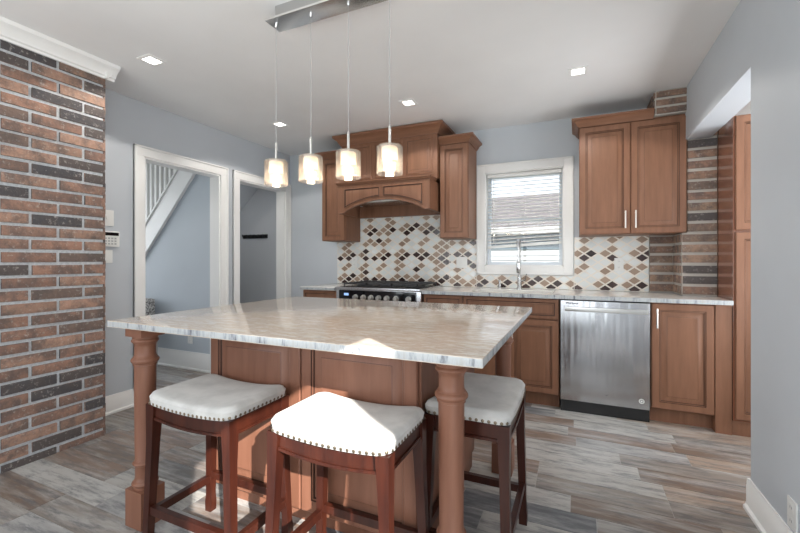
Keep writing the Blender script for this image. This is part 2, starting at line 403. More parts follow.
# brick work: bricks are islands of one mesh on a mortar core
def brickface(bm, u0, u1, fn, z0, z1, offs=0, L=.275, R=.0747, g=.0175, edge=None, nostag=0):
    """fn(u, depth, z); bricks stand 9 mm proud of the mortar"""
    r = 0; z = z0
    while z < z1-.01:
        zt = min(z+R, z1)
        sh = offs + (L/2 if r % 2 and not nostag else 0)
        k0 = math.floor((u0-sh)/L)-1; u = sh+k0*L
        while u < u1:
            a, b = max(u+g/2, u0), min(u+L-g/2, u1)
            if edge and u+L-g/2 >= u1-g: b = u1
            if b-a > .02:
                j = [random.uniform(-.0015, .0015) for _ in range(6)]
                dd = .009+random.uniform(-.002, .003)
                vs = box(bm, a+j[0], b+j[1], -.004, dd, z+g/2+j[2], zt-g/2+j[3], 0, .0025)
                for w in vs: w.co = Vector(fn(w.co.x, w.co.y, w.co.z))
            u += L
        z += R; r += 1
random.seed(5)
bm = nb()
XB, YBk = -2.934, 1.634
box(bm, XL+.001, XB, -.6, YBk, 0, H, 1)
brickface(bm, -.6, YBk+.006, lambda u, d, z: (XB+d, u, z), -.028, 2.44, offs=1.511+.1375, edge=1)
brickface(bm, XL, XB+.004, lambda u, d, z: (u, YBk+d, z), .0, 2.44, offs=XB+.1375, L=.275, edge=1)
struct('wall_brick_left', bm, [brick, mortar])
YBk -= .016
bm = nb()                                                     # crown moulding over the brick
cp = [(0, 0), (.012, 0), (.016, .012), (.028, .018), (.034, .034), (.060, .060), (.078, .070), (.082, .084), (.082, .092), (0, .092)]
prism(bm, cp, lambda u, v, w: (XB+.009+u, w, H-.092+v), -.6, YBk+.012+.06)
prism(bm, cp, lambda u, v, w: (w, YBk+.009+u, H-.092+v), XL, XB+.05)
struct('trim_1', bm, white)
brick2 = brick.copy(); brick2.name = 'brick_brown'
for n_ in brick2.node_tree.nodes:
    if n_.type == 'VALTORGB' and len(n_.color_ramp.elements) == 8:
        for e_, c_ in zip(n_.color_ramp.elements, ((.33, .20, .14), (.27, .165, .12), (.40, .26, .18), (.22, .15, .115), (.34, .20, .145), (.10, .09, .09), (.38, .25, .18), (.28, .19, .14))): e_.color = (*c_, 1)
bm = nb()
box(bm, .553, .982, 3.64, YB-.001, 2.317, H-.001, 1)
brickface(bm, .553, .80, lambda u, d, z: (u, 3.64-d, z), 2.318, H-.001, offs=.553, R=.0625, L=.5, nostag=1)
brickface(bm, 3.64, YB, lambda u, d, z: (.553-d, u, z), 2.318, H-.001, offs=3.7, R=.0625)
box(bm, .772, .958, 3.69, YB-.001, .915, 2.316, 1)
brickface(bm, .772, .958, lambda u, d, z: (u, 3.69-d, z), 1.397, 2.316, offs=.730, L=.40, R=.080, g=.022, nostag=1)
brickface(bm, .736, .958, lambda u, d, z: (u, 3.69-d, z), .917, 1.397, offs=.730, L=.40, R=.080, g=.022, nostag=1)
brickface(bm, 3.70, YB, lambda u, d, z: (.738-d, u, z), .917, 1.398, offs=3.55, R=.080, g=.022)
box(bm, .566, .738, 3.965, YB-.001, .915, 1.398, 1); box(bm, .738, .772, 3.69, YB-.001, .915, 1.398, 1)
brickface(bm, .564, .728, lambda u, d, z: (u, 3.965-d, z), .917, 1.398, offs=.54, L=.40, R=.080, g=.022, nostag=1)
struct('wall_brick_right', bm, [brick2, mortar2])

# backsplash: elongated diamonds, each an island
def splash(bm, x0, x1, z0, z1):
    cw, ch = .1135, .0795
    def col(i, j):
        a, b = (i+j)//2, (i-j)//2
        c_ = (1, 3, 2, 3, 2, 3, 3)[(a//2+3*b) % 7]
        return random.Random(a*7919+b*104729).choice((1, 2, 2, 3)) if random.Random(a*31+b*977).random() < .22 else c_
    i0, i1 = int(x0/(cw/2))-2, int(x1/(cw/2))+2
    for i in range(i0, i1):
        for j in range(0, 60):
            if (i+j) % 2: continue
            cx, cz = i*cw/2, .93+j*ch/2
            if cz-ch/2 > z1 or cx-cw/2 > x1 or cx+cw/2 < x0: continue
            c = col(i, j); k = .80
            poly = [(cx-cw/2*k, cz), (cx, cz-ch/2*k), (cx+cw/2*k, cz), (cx, cz+ch/2*k)]
            for ax, lim, sg in ((0, x0, 1), (0, x1, -1), (1, z0, 1), (1, z1, -1)):   # clip
                out = []
                for q in range(len(poly)):
                    p, n = poly[q], poly[(q+1) % len(poly)]
                    ip, inn = (p[ax]-lim)*sg >= 0, (n[ax]-lim)*sg >= 0
                    if ip: out.append(p)
                    if ip != inn:
                        t = (lim-p[ax])/(n[ax]-p[ax]); out.append((p[0]+t*(n[0]-p[0]), p[1]+t*(n[1]-p[1])))
                poly = out
                if len(poly) < 3: break
            if len(poly) < 3: continue
            prism(bm, poly, lambda u, v, w: (u, w, v), YB-.012, YB-.0095, c)
bm = nb()
for x0, x1, z0, z1 in ((-2.60, -2.291, .915, 1.398), (-2.291, -1.222, .915, 1.665), (-1.222, -.934, .915, 1.398), (-.934, -.028, .915, 1.045), (-.028, .564, .915, 1.398)):
    box(bm, x0, x1, YB-.010, YB-.001, z0, z1, 0); splash(bm, x0+.004, x1-.002, z0+.004, z1-.003)
struct('wall_backsplash', bm, [t_grout, t_dark, t_tan, t_white])

# ------------------------------------------------------------------ window
bm = nb()
o0, o1, q0, q1 = -.930, -.032, 1.048, 2.146
for a, b, c, d in ((o0, wx0, q0, q1), (wx1, o1, q0, q1), (wx0, wx1, wz1, q1), (wx0, wx1, q0, wz0)):
    box(bm, a, b, YB-.020, YB, c, d, 0, .002)
for a, b, c, d in ((o0, o0+.014, q0, q1), (o1-.014, o1, q0, q1), (o0, o1, q1-.014, q1), (o0, o1, q0, q0+.014)):
    box(bm, a, b, YB-.028, YB, c, d, 0, .003)
for a, b, c, d in ((wx0, wx0+.012, wz0, wz1), (wx1-.012, wx1, wz0, wz1), (wx0, wx1, wz1-.012, wz1), (wx0, wx1, wz0, wz0+.012)):
    box(bm, a, b, YB-.01, YB+.15, c, d)
win = struct('window_1', bm, white)
vinyl = mat('white_vinyl', (.74, .80, .86), .3)
def sash(nm, z0, z1, y):
    bm = nb(); a, b = wx0+.012, wx1-.012; f = .032
    for q in ((a, a+f, z0, z1), (b-f, b, z0, z1), (a+f, b-f, z0, z0+f), (a+f, b-f, z1-f, z1)): box(bm, q[0], q[1], y, y+.03, q[2], q[3], 0, .003)
    s = obj(nm, bm, vinyl, win)
    bm = nb(); box(bm, a+f, b-f, y+.012, y+.016, z0+f, z1-f); obj('pane', bm, glass, s)
sash('lower_sash', wz0+.012, 1.60, YB+.065); sash('upper_sash', 1.57, wz1-.012, YB+.10)
bl = thing('window_blind', (-.4825, 4.03, 2.05), 'white horizontal slat blind hanging a little crooked in the kitchen window', 'blind')
ba, bb = wx0+.022, wx1-.020
bm = nb(); box(bm, ba, bb, YB+.012, YB+.05, wz1-.048, wz1-.014, 0, .003); obj('head_rail', bm, plastic, bl)
slatm = mat('blind_slat', (.80, .78, .76), .4)
bm = nb(); n = 19
for i in range(n):
    f = i/(n-1); zl = wz1-.07-f*.635; zr = zl+.004+.030*f**1.5
    th = .25
    for sgn in (0,):
        pts = [(-.018, -.0035), (-.009, .0005), (0, .0018), (.009, .0005), (.018, -.0035)]
        A, B = [], []
        for yy, zz in pts:
            y_ = yy*math.cos(th)-zz*math.sin(th); z_ = yy*math.sin(th)+zz*math.cos(th)
            A.append(bm.verts.new((ba, YB+.034+y_, zl+z_))); B.append(bm.verts.new((bb, YB+.034+y_, zr+z_)))
        A2 = [bm.verts.new(v.co+Vector((0, 0, -.0012))) for v in A]; B2 = [bm.verts.new(v.co+Vector((0, 0, -.0012))) for v in B]
        for k in range(4): face(bm, [A[k], A[k+1], B[k+1], B[k]]); face(bm, [A2[k+1], A2[k], B2[k], B2[k+1]])
        face(bm, [A[0], B[0], B2[0], A2[0]]); face(bm, [A[4], A2[4], B2[4], B[4]])
obj('slats', bm, slatm, bl)
bm = nb(); beam(bm, (ba, YB+.034, 1.315), (bb, YB+.034, 1.358), .030, .026); obj('bottom_rail', bm, plastic, bl)
for x in (-.745, -.47, -.23):
    bm = nb(); tube(bm, [(x, YB+.014, wz1-.04), (x, YB+.014, 1.33+.03*(x+.745)/.5)], .0013, 6); obj('ladder_cord', bm, plastic, bl)
bm = nb(); tube(bm, [(-.762, YB+.008, wz1-.05), (-.765, YB+.008, 1.36)], .004, 8); obj('tilt_wand', bm, plastic, bl)

# neighbour house outside
nh = thing('neighbour_house', (-.6, 9.0, -.3), 'white sided neighbouring house with grey shingle roof seen through the kitchen window', 'house')
bm = nb(); n = 24
for i in range(n):
    z = -.3+i*.088
    if z < 1.34: prism(bm, [(0, z), (.03, z), (0, z+.088)], lambda u, v, w: (w, 8.25-u, v), -5, 5)
box(bm, -5, 5, 8.25, 11.9, -.3, 1.72); obj('wall', bm, siding, nh)
bm = nb(); box(bm, -5, 5, 8.215, 8.25, 1.41, 1.70); obj('upper_band', bm, bluepane, nh)
bm = nb(); box(bm, -2.05, -1.75, 8.19, 8.24, .2, 1.32, 0); obj('shutter', bm, bluepane, nh)
bm = nb(); prism(bm, [(8.0, 1.80), (11.6, 3.0), (12.4, 2.75), (12.4, 2.68), (11.6, 2.9), (8.0, 1.72)], lambda u, v, w: (w, u, v), -5.3, 5.3); obj('roof', bm, shingle, nh)
bm = nb(); box(bm, -5.3, 5.3, 7.88, 8.0, 1.70, 1.83, 0, .02); obj('gutter', bm, siding, nh)
bm = nb(); box(bm, -30, 30, -30, 40, -.35, -.30); struct('ground', bm, grassm)

# ------------------------------------------------------------------ cabinets
def handle_v(parent, x, y, z0, z1, label=None):
    bm = nb(); zc = [z0+.015, z1-.015]
    tube(bm, [(x, y-.028, z0), (x, y-.028, z1)], .006, 10)
    for z in zc: tube(bm, [(x, y, z), (x, y-.028, z)], .0045, 8)
    return obj('handle', bm, nickel, parent)
YF = 3.374
def carcass(t, x0, x1, z0=.11, z1=.882, toe=True, y0=YF+.021):
    bm = nb(); box(bm, x0, x1, y0, YB-.014, z0, z1, 0)
    obj('carcass', bm, CAB, t)
    if toe:
        bm = nb(); box(bm, x0, x1, y0+.055, y0+.075, .0, z0); obj('toe_kick', bm, CAB, t)
def door(t, x0, x1, z0, z1, y=YF+.021, rings=DOOR, name='door', m=None):
    bm = nb(); panel(bm, rect(x0, x1, z0, z1), fy(y-.0005), rings); return obj(name, bm, m or [CAB, CABG], t)

t = thing('base_cabinet', (-2.41, 3.7, 0), 'short wooden base cabinet at the left end, left of the range', 'cabinet', 'wooden base cabinets along the back wall')
carcass(t, -2.628, -2.205); door(t, -2.622, -2.21, .715, .875, rings=DRAWER, name='drawer'); door(t, -2.622, -2.21, .118, .705)
t = thing('base_cabinet', (-1.1, 3.7, 0), 'narrow wooden base cabinet with drawer, between the range and the sink cabinet', 'cabinet', 'wooden base cabinets along the back wall')
carcass(t, -1.280, -.912); door(t, -1.275, -.917, .715, .875, rings=DRAWER, name='drawer'); door(t, -1.275, -.917, .118, .705)
t = thing('sink_cabinet', (-.51, 3.7, 0), 'wide two door wooden cabinet under the sink, left of the dishwasher', 'cabinet')
bm = nb()
for q in ((-.910, -.894, YF+.021, YB-.014, .11, .882), (-.148, -.132, YF+.021, YB-.014, .11, .882), (-.894, -.148, YF+.021, YF+.037, .11, .882), (-.894, -.148, YF+.037, YB-.03, .11, .126), (-.894, -.148, YB-.03, YB-.014, .11, .882)): box(bm, *q)
obj('carcass', bm, CAB, t)
bm = nb(); box(bm, -.910, -.132, YF+.076, YF+.096, 0, .11); obj('toe_kick', bm, CAB, t)
door(t, -.905, -.137, .715, .875, rings=DRAWER, name='false_drawer')
d = door(t, -.905, -.523, .118, .705); handle_v(d, -.553, YF, .53, .66)
d = door(t, -.519, -.137, .118, .705); handle_v(d, -.489, YF, .53, .66)
t = thing('base_cabinet', (.7, 3.7, 0), 'single door wooden base cabinet right of the dishwasher, with a wide filler beside the pantry', 'cabinet', 'wooden base cabinets along the back wall')
carcass(t, .490, .866); d = door(t, .494, .862, .118, .875); handle_v(d, .523, YF, .70, .84)
bm = nb(); box(bm, .867, .957, YF, YB-.014, 0, .882); obj('filler_panel', bm, CAB, t)

# counters
def slab(name, outline, z0, z1, mats, label, cat='countertop', bev=.006):
    bm = nb(); prism(bm, outline, lambda u, v, w: (u, v, w), z0, z1)
    for f in bm.faces: f.material_index = 0 if abs(f.normal.z) > .9 or True else 1
    bm.normal_update()
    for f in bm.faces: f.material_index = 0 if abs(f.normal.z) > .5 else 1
    es = [e for e in bm.edges if abs((e.verts[0].co-e.verts[1].co).z) < 1e-5]
    bmesh.ops.bevel(bm, geom=es, offset=bev*.6, segments=2, affect='EDGES', profile=.6)
    return tag(obj(name, bm, mats), label, cat)
slab('countertop', [(-2.635, 3.34), (-2.197, 3.34), (-2.197, YB-.014), (-2.635, YB-.014)], .884, .914, [gran2, grane], 'short light granite countertop left of the range', bev=.005)
# right run with sink cut-out
sx0, sx1, sy0, sy1 = -.86, -.19, 3.44, 3.82
bm = nb()
outer = [(-1.283, 3.34), (.957, 3.34), (.957, 3.678), (.560, 3.678), (.560, YB-.014), (-1.283, YB-.014)]
for x0, x1, y0, y1 in ((-1.283, sx0, 3.34, YB-.014), (sx1, .562, 3.34, YB-.014), (.562, .957, 3.34, 3.676), (sx0, sx1, 3.34, sy0), (sx0, sx1, sy1, YB-.014), (.562, .729, 3.676, 3.95)):
    box(bm, x0, x1, y0, y1, .884, .914)
bm.normal_update()
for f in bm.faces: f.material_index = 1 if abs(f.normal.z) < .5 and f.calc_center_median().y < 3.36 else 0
tag(obj('countertop', bm, [gran2, grane]), 'long light granite countertop holding the sink, running from range to pantry', 'countertop')
t = thing('sink', (-.525, 3.63, .884), 'undermounted stainless steel sink below the kitchen window', 'sink')
bm = nb()
for q in ((sx0-.01, sx0, sy0-.01, sy1+.01, .70, .883), (sx1, sx1+.01, sy0-.01, sy1+.01, .70, .883), (sx0, sx1, sy0-.01, sy0, .70, .883), (sx0, sx1, sy1, sy1+.01, .70, .883), (sx0-.01, sx1+.01, sy0-.01, sy1+.01, .69, .70)): box(bm, *q)
obj('bowl', bm, steel, t)
bm = nb(); lathe(bm, [(.0, 0), (.045, 0), (.045, .004), (.02, .006)], -.525, 3.66, .70, 20, cap=False); obj('drain', bm, chrome, t)
# faucet
fx_, fy_ = -.500, 3.885
t = thing('faucet', (fx_, fy_, .914), 'tall chrome spring neck kitchen faucet behind the sink', 'faucet')
bm = nb(); lathe(bm, [(.028, 0), (.028, .008), (.020, .02), (.020, .11), (.016, .13), (.012, .14), (.012, .20)], fx_, fy_, .914, 20); obj('body', bm, chrome, t)
R_ = .042; zt = 1.325; path = [(fx_, fy_, 1.05), (fx_, fy_, zt)]
arc = [(fx_, fy_-R_+R_*math.cos(a), zt+R_*math.sin(a)) for a in [PI*k/12 for k in range(13)]]
down = [(fx_, fy_-2*R_, zt-.02), (fx_, fy_-2*R_, 1.16)]
bm = nb(); tube(bm, path+arc[1:]+down, .0075, 10)
sp = []
full = [Vector(p) for p in [path[0], path[1]]+arc[1:]+[down[0]]]
L = [0]
for a, b in zip(full, full[1:]): L.append(L[-1]+(b-a).length)
N = 420
for k in range(N):
    s = .08+(L[-1]-.08)*k/(N-1); i = max(j for j in range(len(L)-1) if L[j] <= s+1e-9); f = (s-L[i])/(L[i+1]-L[i]); p = full[i].lerp(full[i+1], f)
    d = (full[i+1]-full[i]).normalized(); u = Vector((1, 0, 0)); w = d.cross(u); ph = 2*PI*k/14
    sp.append(p+.0155*(math.cos(ph)*u+math.sin(ph)*w))
obj('neck', bm, chrome, t)
bm = nb(); tube(bm, sp, .0022, 5); obj('spring', bm, chrome, t)
bm = nb(); lathe(bm, [(.012, 0), (.017, .01), (.017, .07), (.013, .10), (.010, .11)], fx_, fy_-2*R_, 1.07, 16); obj('spray_head', bm, chrome, t)
bm = nb(); tube(bm, [(fx_, fy_, 1.15), (fx_, fy_-2*R_+.015, 1.15)], .005, 8); lathe(bm, [(.019, 0), (.021, 0), (.021, .02), (.019, .02)], fx_, fy_-2*R_, 1.14, 16, cap=False); obj('docking_arm', bm, chrome, t)
bm = nb(); tube(bm, [(fx_+.018, fy_, .99), (fx_+.05, fy_, 1.00), (fx_+.065, fy_-.005, 1.06)], [.009, .007, .005], 8); obj('lever', bm, chrome, t)
t = thing('soap_dispenser', (-.685, 3.885, .914), 'small chrome soap dispenser left of the faucet', 'soap dispenser')
bm = nb(); lathe(bm, [(.020, 0), (.020, .005), (.012, .012), (.012, .045), (.008, .05), (.008, .07)], -.685, 3.885, .914, 16); obj('base', bm, chrome, t)
bm = nb(); lathe(bm, [(.012, 0), (.014, .004), (.012, .016)], -.685, 3.885, .982, 14); tube(bm, [(-.685, 3.885, .992), (-.685, 3.84, .988)], .005, 8); obj('pump', bm, chrome, t)

# dishwasher
dx0, dx1 = -.124, .484
t = thing('dishwasher', (.18, 3.7, 0), 'stainless steel dishwasher with bar handle under the counter', 'dishwasher')
bm = nb(); box(bm, dx0+.006, dx1-.006, YF+.03, 3.95, .10, .870); obj('tub', bm, blackm, t)
bm = nb(); box(bm, dx0+.003, dx1-.003, YF-.006, YF+.028, .095, .872, 0, .004); dd = obj('door', bm, steeld, t)
bm = nb(); box(bm, dx0+.035, dx1-.02, YF-.058, YF-.040, .795, .828, 0, .005)
for x in (dx0+.06, dx1-.045): box(bm, x-.012, x+.012, YF-.042, YF-.005, .80, .823)
obj('handle', bm, nickel, dd)
bm = nb(); box(bm, dx0+.003, dx1-.003, YF+.020, YF+.035, 0, .094); obj('toe_kick', bm, blackm, t)
bm = nb(); lathe(bm, [(.0001, 0), (.018, 0), (.018, .001), (.0001, .001)], 0, 0, 0, 24)
for v_ in bm.verts: v_.co = Vector((dx1-.055+v_.co.x, YF-.0063-v_.co.z, .155+v_.co.y))
bs = obj('round_badge', bm, plastic, dd)
def text(body, size, x, y, z, m, parent, name='lettering', rx=PI/2, rz=0, ex=.0004):
    cu = bpy.data.curves.new(name, 'FONT'); cu.body = body; cu.size = size; cu.extrude = ex; cu.offset = .0009; cu.align_x = 'CENTER'; cu.align_y = 'CENTER'
    o = bpy.data.objects.new(name, cu); C.objects.link(o)
    bpy.context.view_layer.update()
    me = bpy.data.meshes.new_from_object(o.evaluated_get(bpy.context.evaluated_depsgraph_get()))
    bpy.data.objects.remove(o, do_unlink=True)
    me.transform(Matrix.Translation(Vector((x, y, z))) @ Matrix.Rotation(rz, 4, 'Z') @ Matrix.Rotation(rx, 4, 'X'))
    if parent: me.transform(Matrix.Translation(-OFF[parent.name]))
    me.materials.clear(); me.materials.append(m)
    o = bpy.data.objects.new(name, me); C.objects.link(o)
    if parent: o.parent = parent; OFF[o.name] = OFF[parent.name]
    return o
bm = nb()
pts = [(.0001, 0), (.0105, 0), (.0105, .0006), (.0001, .0006)]
lathe(bm, [(.007, 0), (.011, 0), (.011, .0012), (.007, .0012)], 0, 0, 0, 20, cap=False)
for v_ in bm.verts: v_.co = Vector((dx1-.055+v_.co.x, YF-.0068-v_.co.z, .155+v_.co.y))
obj('badge_ring', bm, printm, dd)
text('Whirlpool', .022, dx0+.085, YF-.0068, .853, printm, dd, 'brand_lettering')
bm = nb(); prism(bm, [(-.016, .004), (-.008, -.003), (0, -.007), (.009, -.002), (.016, .006), (.004, -.001), (-.002, -.003)], lambda u, v, w: (.20+u, w, .17+v), YF-.0075, YF-.006); obj('swoosh_mark', bm, printm, dd)

# range
rx0, rx1 = -2.190, -1.290
t = thing('gas_range', (-1.74, 3.65, 0), 'wide stainless steel gas range with black control panel under the wooden hood', 'range')
bm = nb(); box(bm, rx0, rx1, 3.345, 3.97, .09, .900, 0, .003); obj('body', bm, steel, t)
bm = nb(); box(bm, rx0+.03, rx1-.03, 3.40, 3.9, 0, .089); obj('base', bm, blackm, t)
bm = nb(); box(bm, rx0, rx1, 3.315, 3.985, .901, .925, 0, .005); obj('cooktop', bm, steel, t)
bm = nb(); box(bm, rx0+.045, rx1-.045, 3.322, 3.344, .745, .895, 0, .003); cpn = obj('control_panel', bm, blackg, t)
bm = nb(); box(bm, -2.085, -2.035, 3.3195, 3.3215, .845, .868); obj('display', bm, lcd, cpn)
for x in (-1.955, -1.868, -1.785, -1.705, -1.618, -1.525, -1.40):
    bm = nb(); lathe(bm, [(.026, 0), (.026, .008), (.021, .012), (.019, .034), (.016, .037)], 0, 0, 0, 20)
    box(bm, -.004, .004, -.019, .019, .036, .042)
    for v_ in bm.verts: v_.co = Vector((x+v_.co.x, 3.3215-v_.co.z, .832+v_.co.y))
    obj('knob', bm, nickel, cpn)
bm = nb(); box(bm, rx0+.02, rx1-.02, 3.315, 3.344, .20, .735, 0, .005); od = obj('oven_door', bm, steel, t)
bm = nb(); tube(bm, [(rx0+.08, 3.27, .69), (rx1-.08, 3.27, .69)], .012); obj('door_handle', bm, nickel, od)
bm = nb(); box(bm, rx0+.03, rx1-.03, 3.37, 3.96, .9255, .929); obj('burner_tray', bm, blackm, t)
for k in range(3):
    a = rx0+.05+k*.270; b = a+.258
    bm = nb()
    for x in (a, (a+b)/2-.006, b-.012): box(bm, x, x+.012, 3.40, 3.93, .948, .962)
    for y in (3.40, 3.53, 3.66, 3.79, 3.918): box(bm, a, b, y, y+.012, .948, .962)
    for x in (a, b-.012):
        for y in (3.40, 3.918): box(bm, x, x+.012, y, y+.012, .930, .948)
    for y in (3.535, 3.795):
        for s in (-1, 1): beam(bm, ((a+b)/2+s*.02, y+s*.02, .957), ((a+b)/2+s*.09, y+s*.09, .964), .01, .012)
    obj('grate', bm, iron, t)
    for y in (3.53, 3.80):
        bm = nb(); lathe(bm, [(.048, 0), (.048, .006), (.034, .008), (.034, .016), (.008, .018)], (a+b)/2, y, .9295, 20); obj('burner', bm, iron, t)

# upper cabinets with crown
CR = [(0, 0), (.010, 0), (.014, .012), (.022, .018), (.030, .034), (.050, .048), (.058, .052), (.058, .068), (0, .068)]
def crown(bm, x0, x1, yf, z0, hs=1, left=True, right=True, yb=YB-.001, k=1):
    """swept crown: front run plus returns to the wall, mitred at corners"""
    pr = [(u*k, v*hs) for u, v in CR]
    path = []
    if left: path.append(lambda u: (x0-u, yb))
    path.append(lambda u: (x0-(u if left else 0), yf-u)); path.append(lambda u: (x1+(u if right else 0), yf-u))
    if right: path.append(lambda u: (x1+u, yb))
    rings = [[bm.verts.new((*p(u), z0+v)) for u, v in pr] for p in path]
    n = len(pr)
    for a, b in zip(rings, rings[1:]):
        for i in range(n): face(bm, [a[i], a[(i+1) % n], b[(i+1) % n], b[i]])
    face(bm, rings[0][::-1]); face(bm, rings[-1])
YU = 3.66
def upper(x0, x1, label, doors, hnd=(), z0=1.40, z1=2.315, notch=None):
    t = thing('wall_cabinet', ((x0+x1)/2, 3.84, z0), label, 'cabinet', 'wooden wall cabinets')
    bm = nb()
    if notch: box(bm, x0, notch[0], YU+.0205, YB-.002, z0, z1); box(bm, notch[0], x1, YU+.0205, notch[1], z0, z1)
    else: box(bm, x0, x1, YU+.0205, YB-.002, z0, z1)
    obj('carcass', bm, CAB, t)
    for i, (a, b) in enumerate(doors):
        d = door(t, a, b, z0+.004, z1-.018, y=YU+.021)
        if hnd: handle_v(d, hnd[i], YU, z0+.045, z0+.185)
    return t
t = upper(-2.591, -2.291, 'tall narrow wooden wall cabinet left of the range hood', [(-2.586, -2.296)])
bm = nb(); crown(bm, -2.591, -2.30, YU, 2.300, right=False); obj('crown', bm, CROWN, t)
bm = nb(); box(bm, -2.30, -2.285, YU+.02, YB-.015, 1.40, 1.66, 0); obj('side_panel', bm, CAB, t)
t = upper(-1.219, -.936, 'tall narrow wooden wall cabinet between the range hood and the window', [(-1.214, -.941)])
bm = nb(); crown(bm, -1.215, -.936, YU, 2.300, left=False); obj('crown', bm, CROWN, t)
t = upper(.014, .767, 'wide two door wooden wall cabinet right of the window', [(.018, .388), (.392, .764)], (.352, .424))
bm = nb(); crown(bm, .014, .545, YU, 2.300, right=False); obj('crown', bm, CROWN, t)

# wooden range hood
t = thing('range_hood', (-1.75, 3.7, 1.66), 'carved wooden range hood with arched mantle above the gas range', 'range hood')
hx0, hx1, hy = -2.290, -1.221, 3.600
bm = nb(); box(bm, hx0, hx1, hy, YB-.002, 1.975, 2.42); ch = obj('chimney_box', bm, CAB, t)
PAN = [(0, 0, 0), (.0, .006, 0), (.010, .012, 0), (.020, .012, 0), (.023, .005, 1), (.030, .003, 0), (.050, .010, 0), (.0515, .011, 1), (.054, .011, 0)]
for a, b in ((-2.235, -1.93), (-1.895, -1.585), (-1.545, -1.262)):
    bm = nb(); panel(bm, rect(a, b, 2.02, 2.375), fy(hy-.0003), PAN); obj('panel', bm, [CAB, CABG], ch)
bm = nb(); crown(bm, hx0, hx1, hy, 2.400, hs=1.42, k=1.25); obj('crown', bm, CROWN, t)
mx0, mx1, my = -2.225, -1.237, 3.43
bm = nb()
arch = []
ax0, ax1, az, ah = -2.165, -1.290, 1.662, .115
for k in range(25):
    f = k/24; arch.append((ax0+(ax1-ax0)*f, az+ah*math.sin(PI*f)**.75))
pts = [(mx0, az)]+arch+[(mx1, az), (mx1, 1.93), (mx0, 1.93)]
prism(bm, pts, lambda u, v, w: (u, w, v), my, my+.03)
box(bm, mx0, mx0+.022, my+.03, YU+.10, az, 1.93); box(bm, mx1-.022, mx1, my+.03, YU+.10, az, 1.93)
box(bm, mx0, mx1, my, YU+.1, 1.93, 1.938)
mt = obj('mantle', bm, CAB, t)
def archpanel(a, b):
    n = 12; bot = []
    for k in range(n+1):
        x = a+(b-a)*k/n; f = min(1, max(0, (x-ax0)/(ax1-ax0)))
        bot.append((x, az+.028+ah*math.sin(PI*f)**.75*1.0))
    return bot+[(b, 1.905), (a, 1.905)]
PAN2 = [(0, 0, 0), (0, .006, 0), (.006, .010, 0), (.010, .004, 1), (.018, .004, 1), (.030, .008, 0)]
for a, b in ((-2.150, -1.745), (-1.715, -1.300)):
    bm = nb(); panel(bm, archpanel(a, b), fy(my-.0003), PAN2); obj('panel', bm, [CAB, CABG], mt)
bm = nb()
LE = [(0, 0), (.010, .004), (.014, .014), (.028, .020), (.030, .032), (0, .032)]
rings = [[bm.verts.new((*p(u), 1.939+v)) for u, v in LE] for p in (lambda u: (mx0-u*.6, hy), lambda u: (mx0-u*.6, my-u), lambda u: (mx1+u*.4, my-u), lambda u: (mx1+u*.4, hy))]
for a, b in zip(rings, rings[1:]):
    for i in range(6): face(bm, [a[i], a[(i+1) % 6], b[(i+1) % 6], b[i]])
box(bm, mx0, mx1, my, hy, 1.940, 1.971)
obj('mantle_shelf', bm, CROWN, t)
bm = nb(); box(bm, -2.283, -1.222, YB-.035, YB-.0145, 1.668, 1.80); obj('back_board', bm, CAB, t)
bm = nb(); box(bm, mx0+.03, mx1-.03, my+.035, YB-.04, 1.790, 1.81); ln = obj('liner', bm, steel, t)
bm = nb(); box(bm, -2.05, -1.42, my+.09, my+.13, 1.775, 1.789); obj('control_strip', bm, plastic, ln)

# pantry
t = thing('pantry_cabinet', (1.28, 3.68, 0), 'tall dark framed wooden pantry cabinet at the right, past the brick', 'cabinet')
bm = nb(); box(bm, .961, 1.60, 3.372, YB-.02, .10, 2.164); obj('carcass', bm, wood('pantry_side_wood', (.20, .075, .038), (.24, .09, .048), .16, coat=.6), t)
bm = nb(); box(bm, .961, 1.60, 3.385, 3.40, 0, .10); obj('toe_kick', bm, CAB, t)
for a, b in ((.972, 1.278), (1.282, 1.588)):
    d = door(t, a, b, .115, 1.375, y=3.3715); 
    bm = nb(); tube(bm, [((1.25 if a < 1 else 1.31), 3.32, 1.12), ((1.25 if a < 1 else 1.31), 3.32, 1.26)], .006); obj('handle', bm, nickel, d)
    door(t, a, b, 1.392, 2.155, y=3.3715)

# ------------------------------------------------------------------ island
bx0, bx1, by0, by1 = -1.640, -.553, 1.392, 2.262
t = thing('kitchen_island', (-1.09, 1.83, 0), 'wooden kitchen island with raised panels and four turned corner posts', 'island')
bm = nb(); box(bm, bx0, bx1, by0+.021, by1, .10, .8825); bd = obj('cabinet_body', bm, ISL, t)
bm = nb(); box(bm, bx0+.05, bx1-.002, by0+.085, by1-.002, 0, .0995); obj('toe_kick', bm, ISL, t)
IDOOR = [(0, 0, 0), (0, .016, 0), (.004, .020, 0), (.052, .020, 0), (.055, .014, 1), (.062, .0155, 0), (.066, .0085, 1), (.074, .008, 0), (.104, .018, 0), (.1055, .019, 1), (.110, .019, 0)]
mid = (bx0+bx1)/2
for a, b in ((bx0, mid-.003), (mid+.003, bx1)):
    bm = nb(); panel(bm, rect(a, b, .105, .880), fy(by0+.0205), IDOOR); obj('raised_panel', bm, [ISL, ISLG], t)
bm = nb(); box(bm, bx1+.0005, bx1+.010, by0+.022, by1, .10, .8825); obj('side_panel', bm, ISL, t)
def bead(r, z, h, n=7, base=None):
    b = base if base else r-h*.5
    return [(b, z)]+[(b+(r-b)*math.sin(PI*k/(n-1)), z+h*k/(n-1)) for k in range(1, n-1)]+[(b, z+h)]
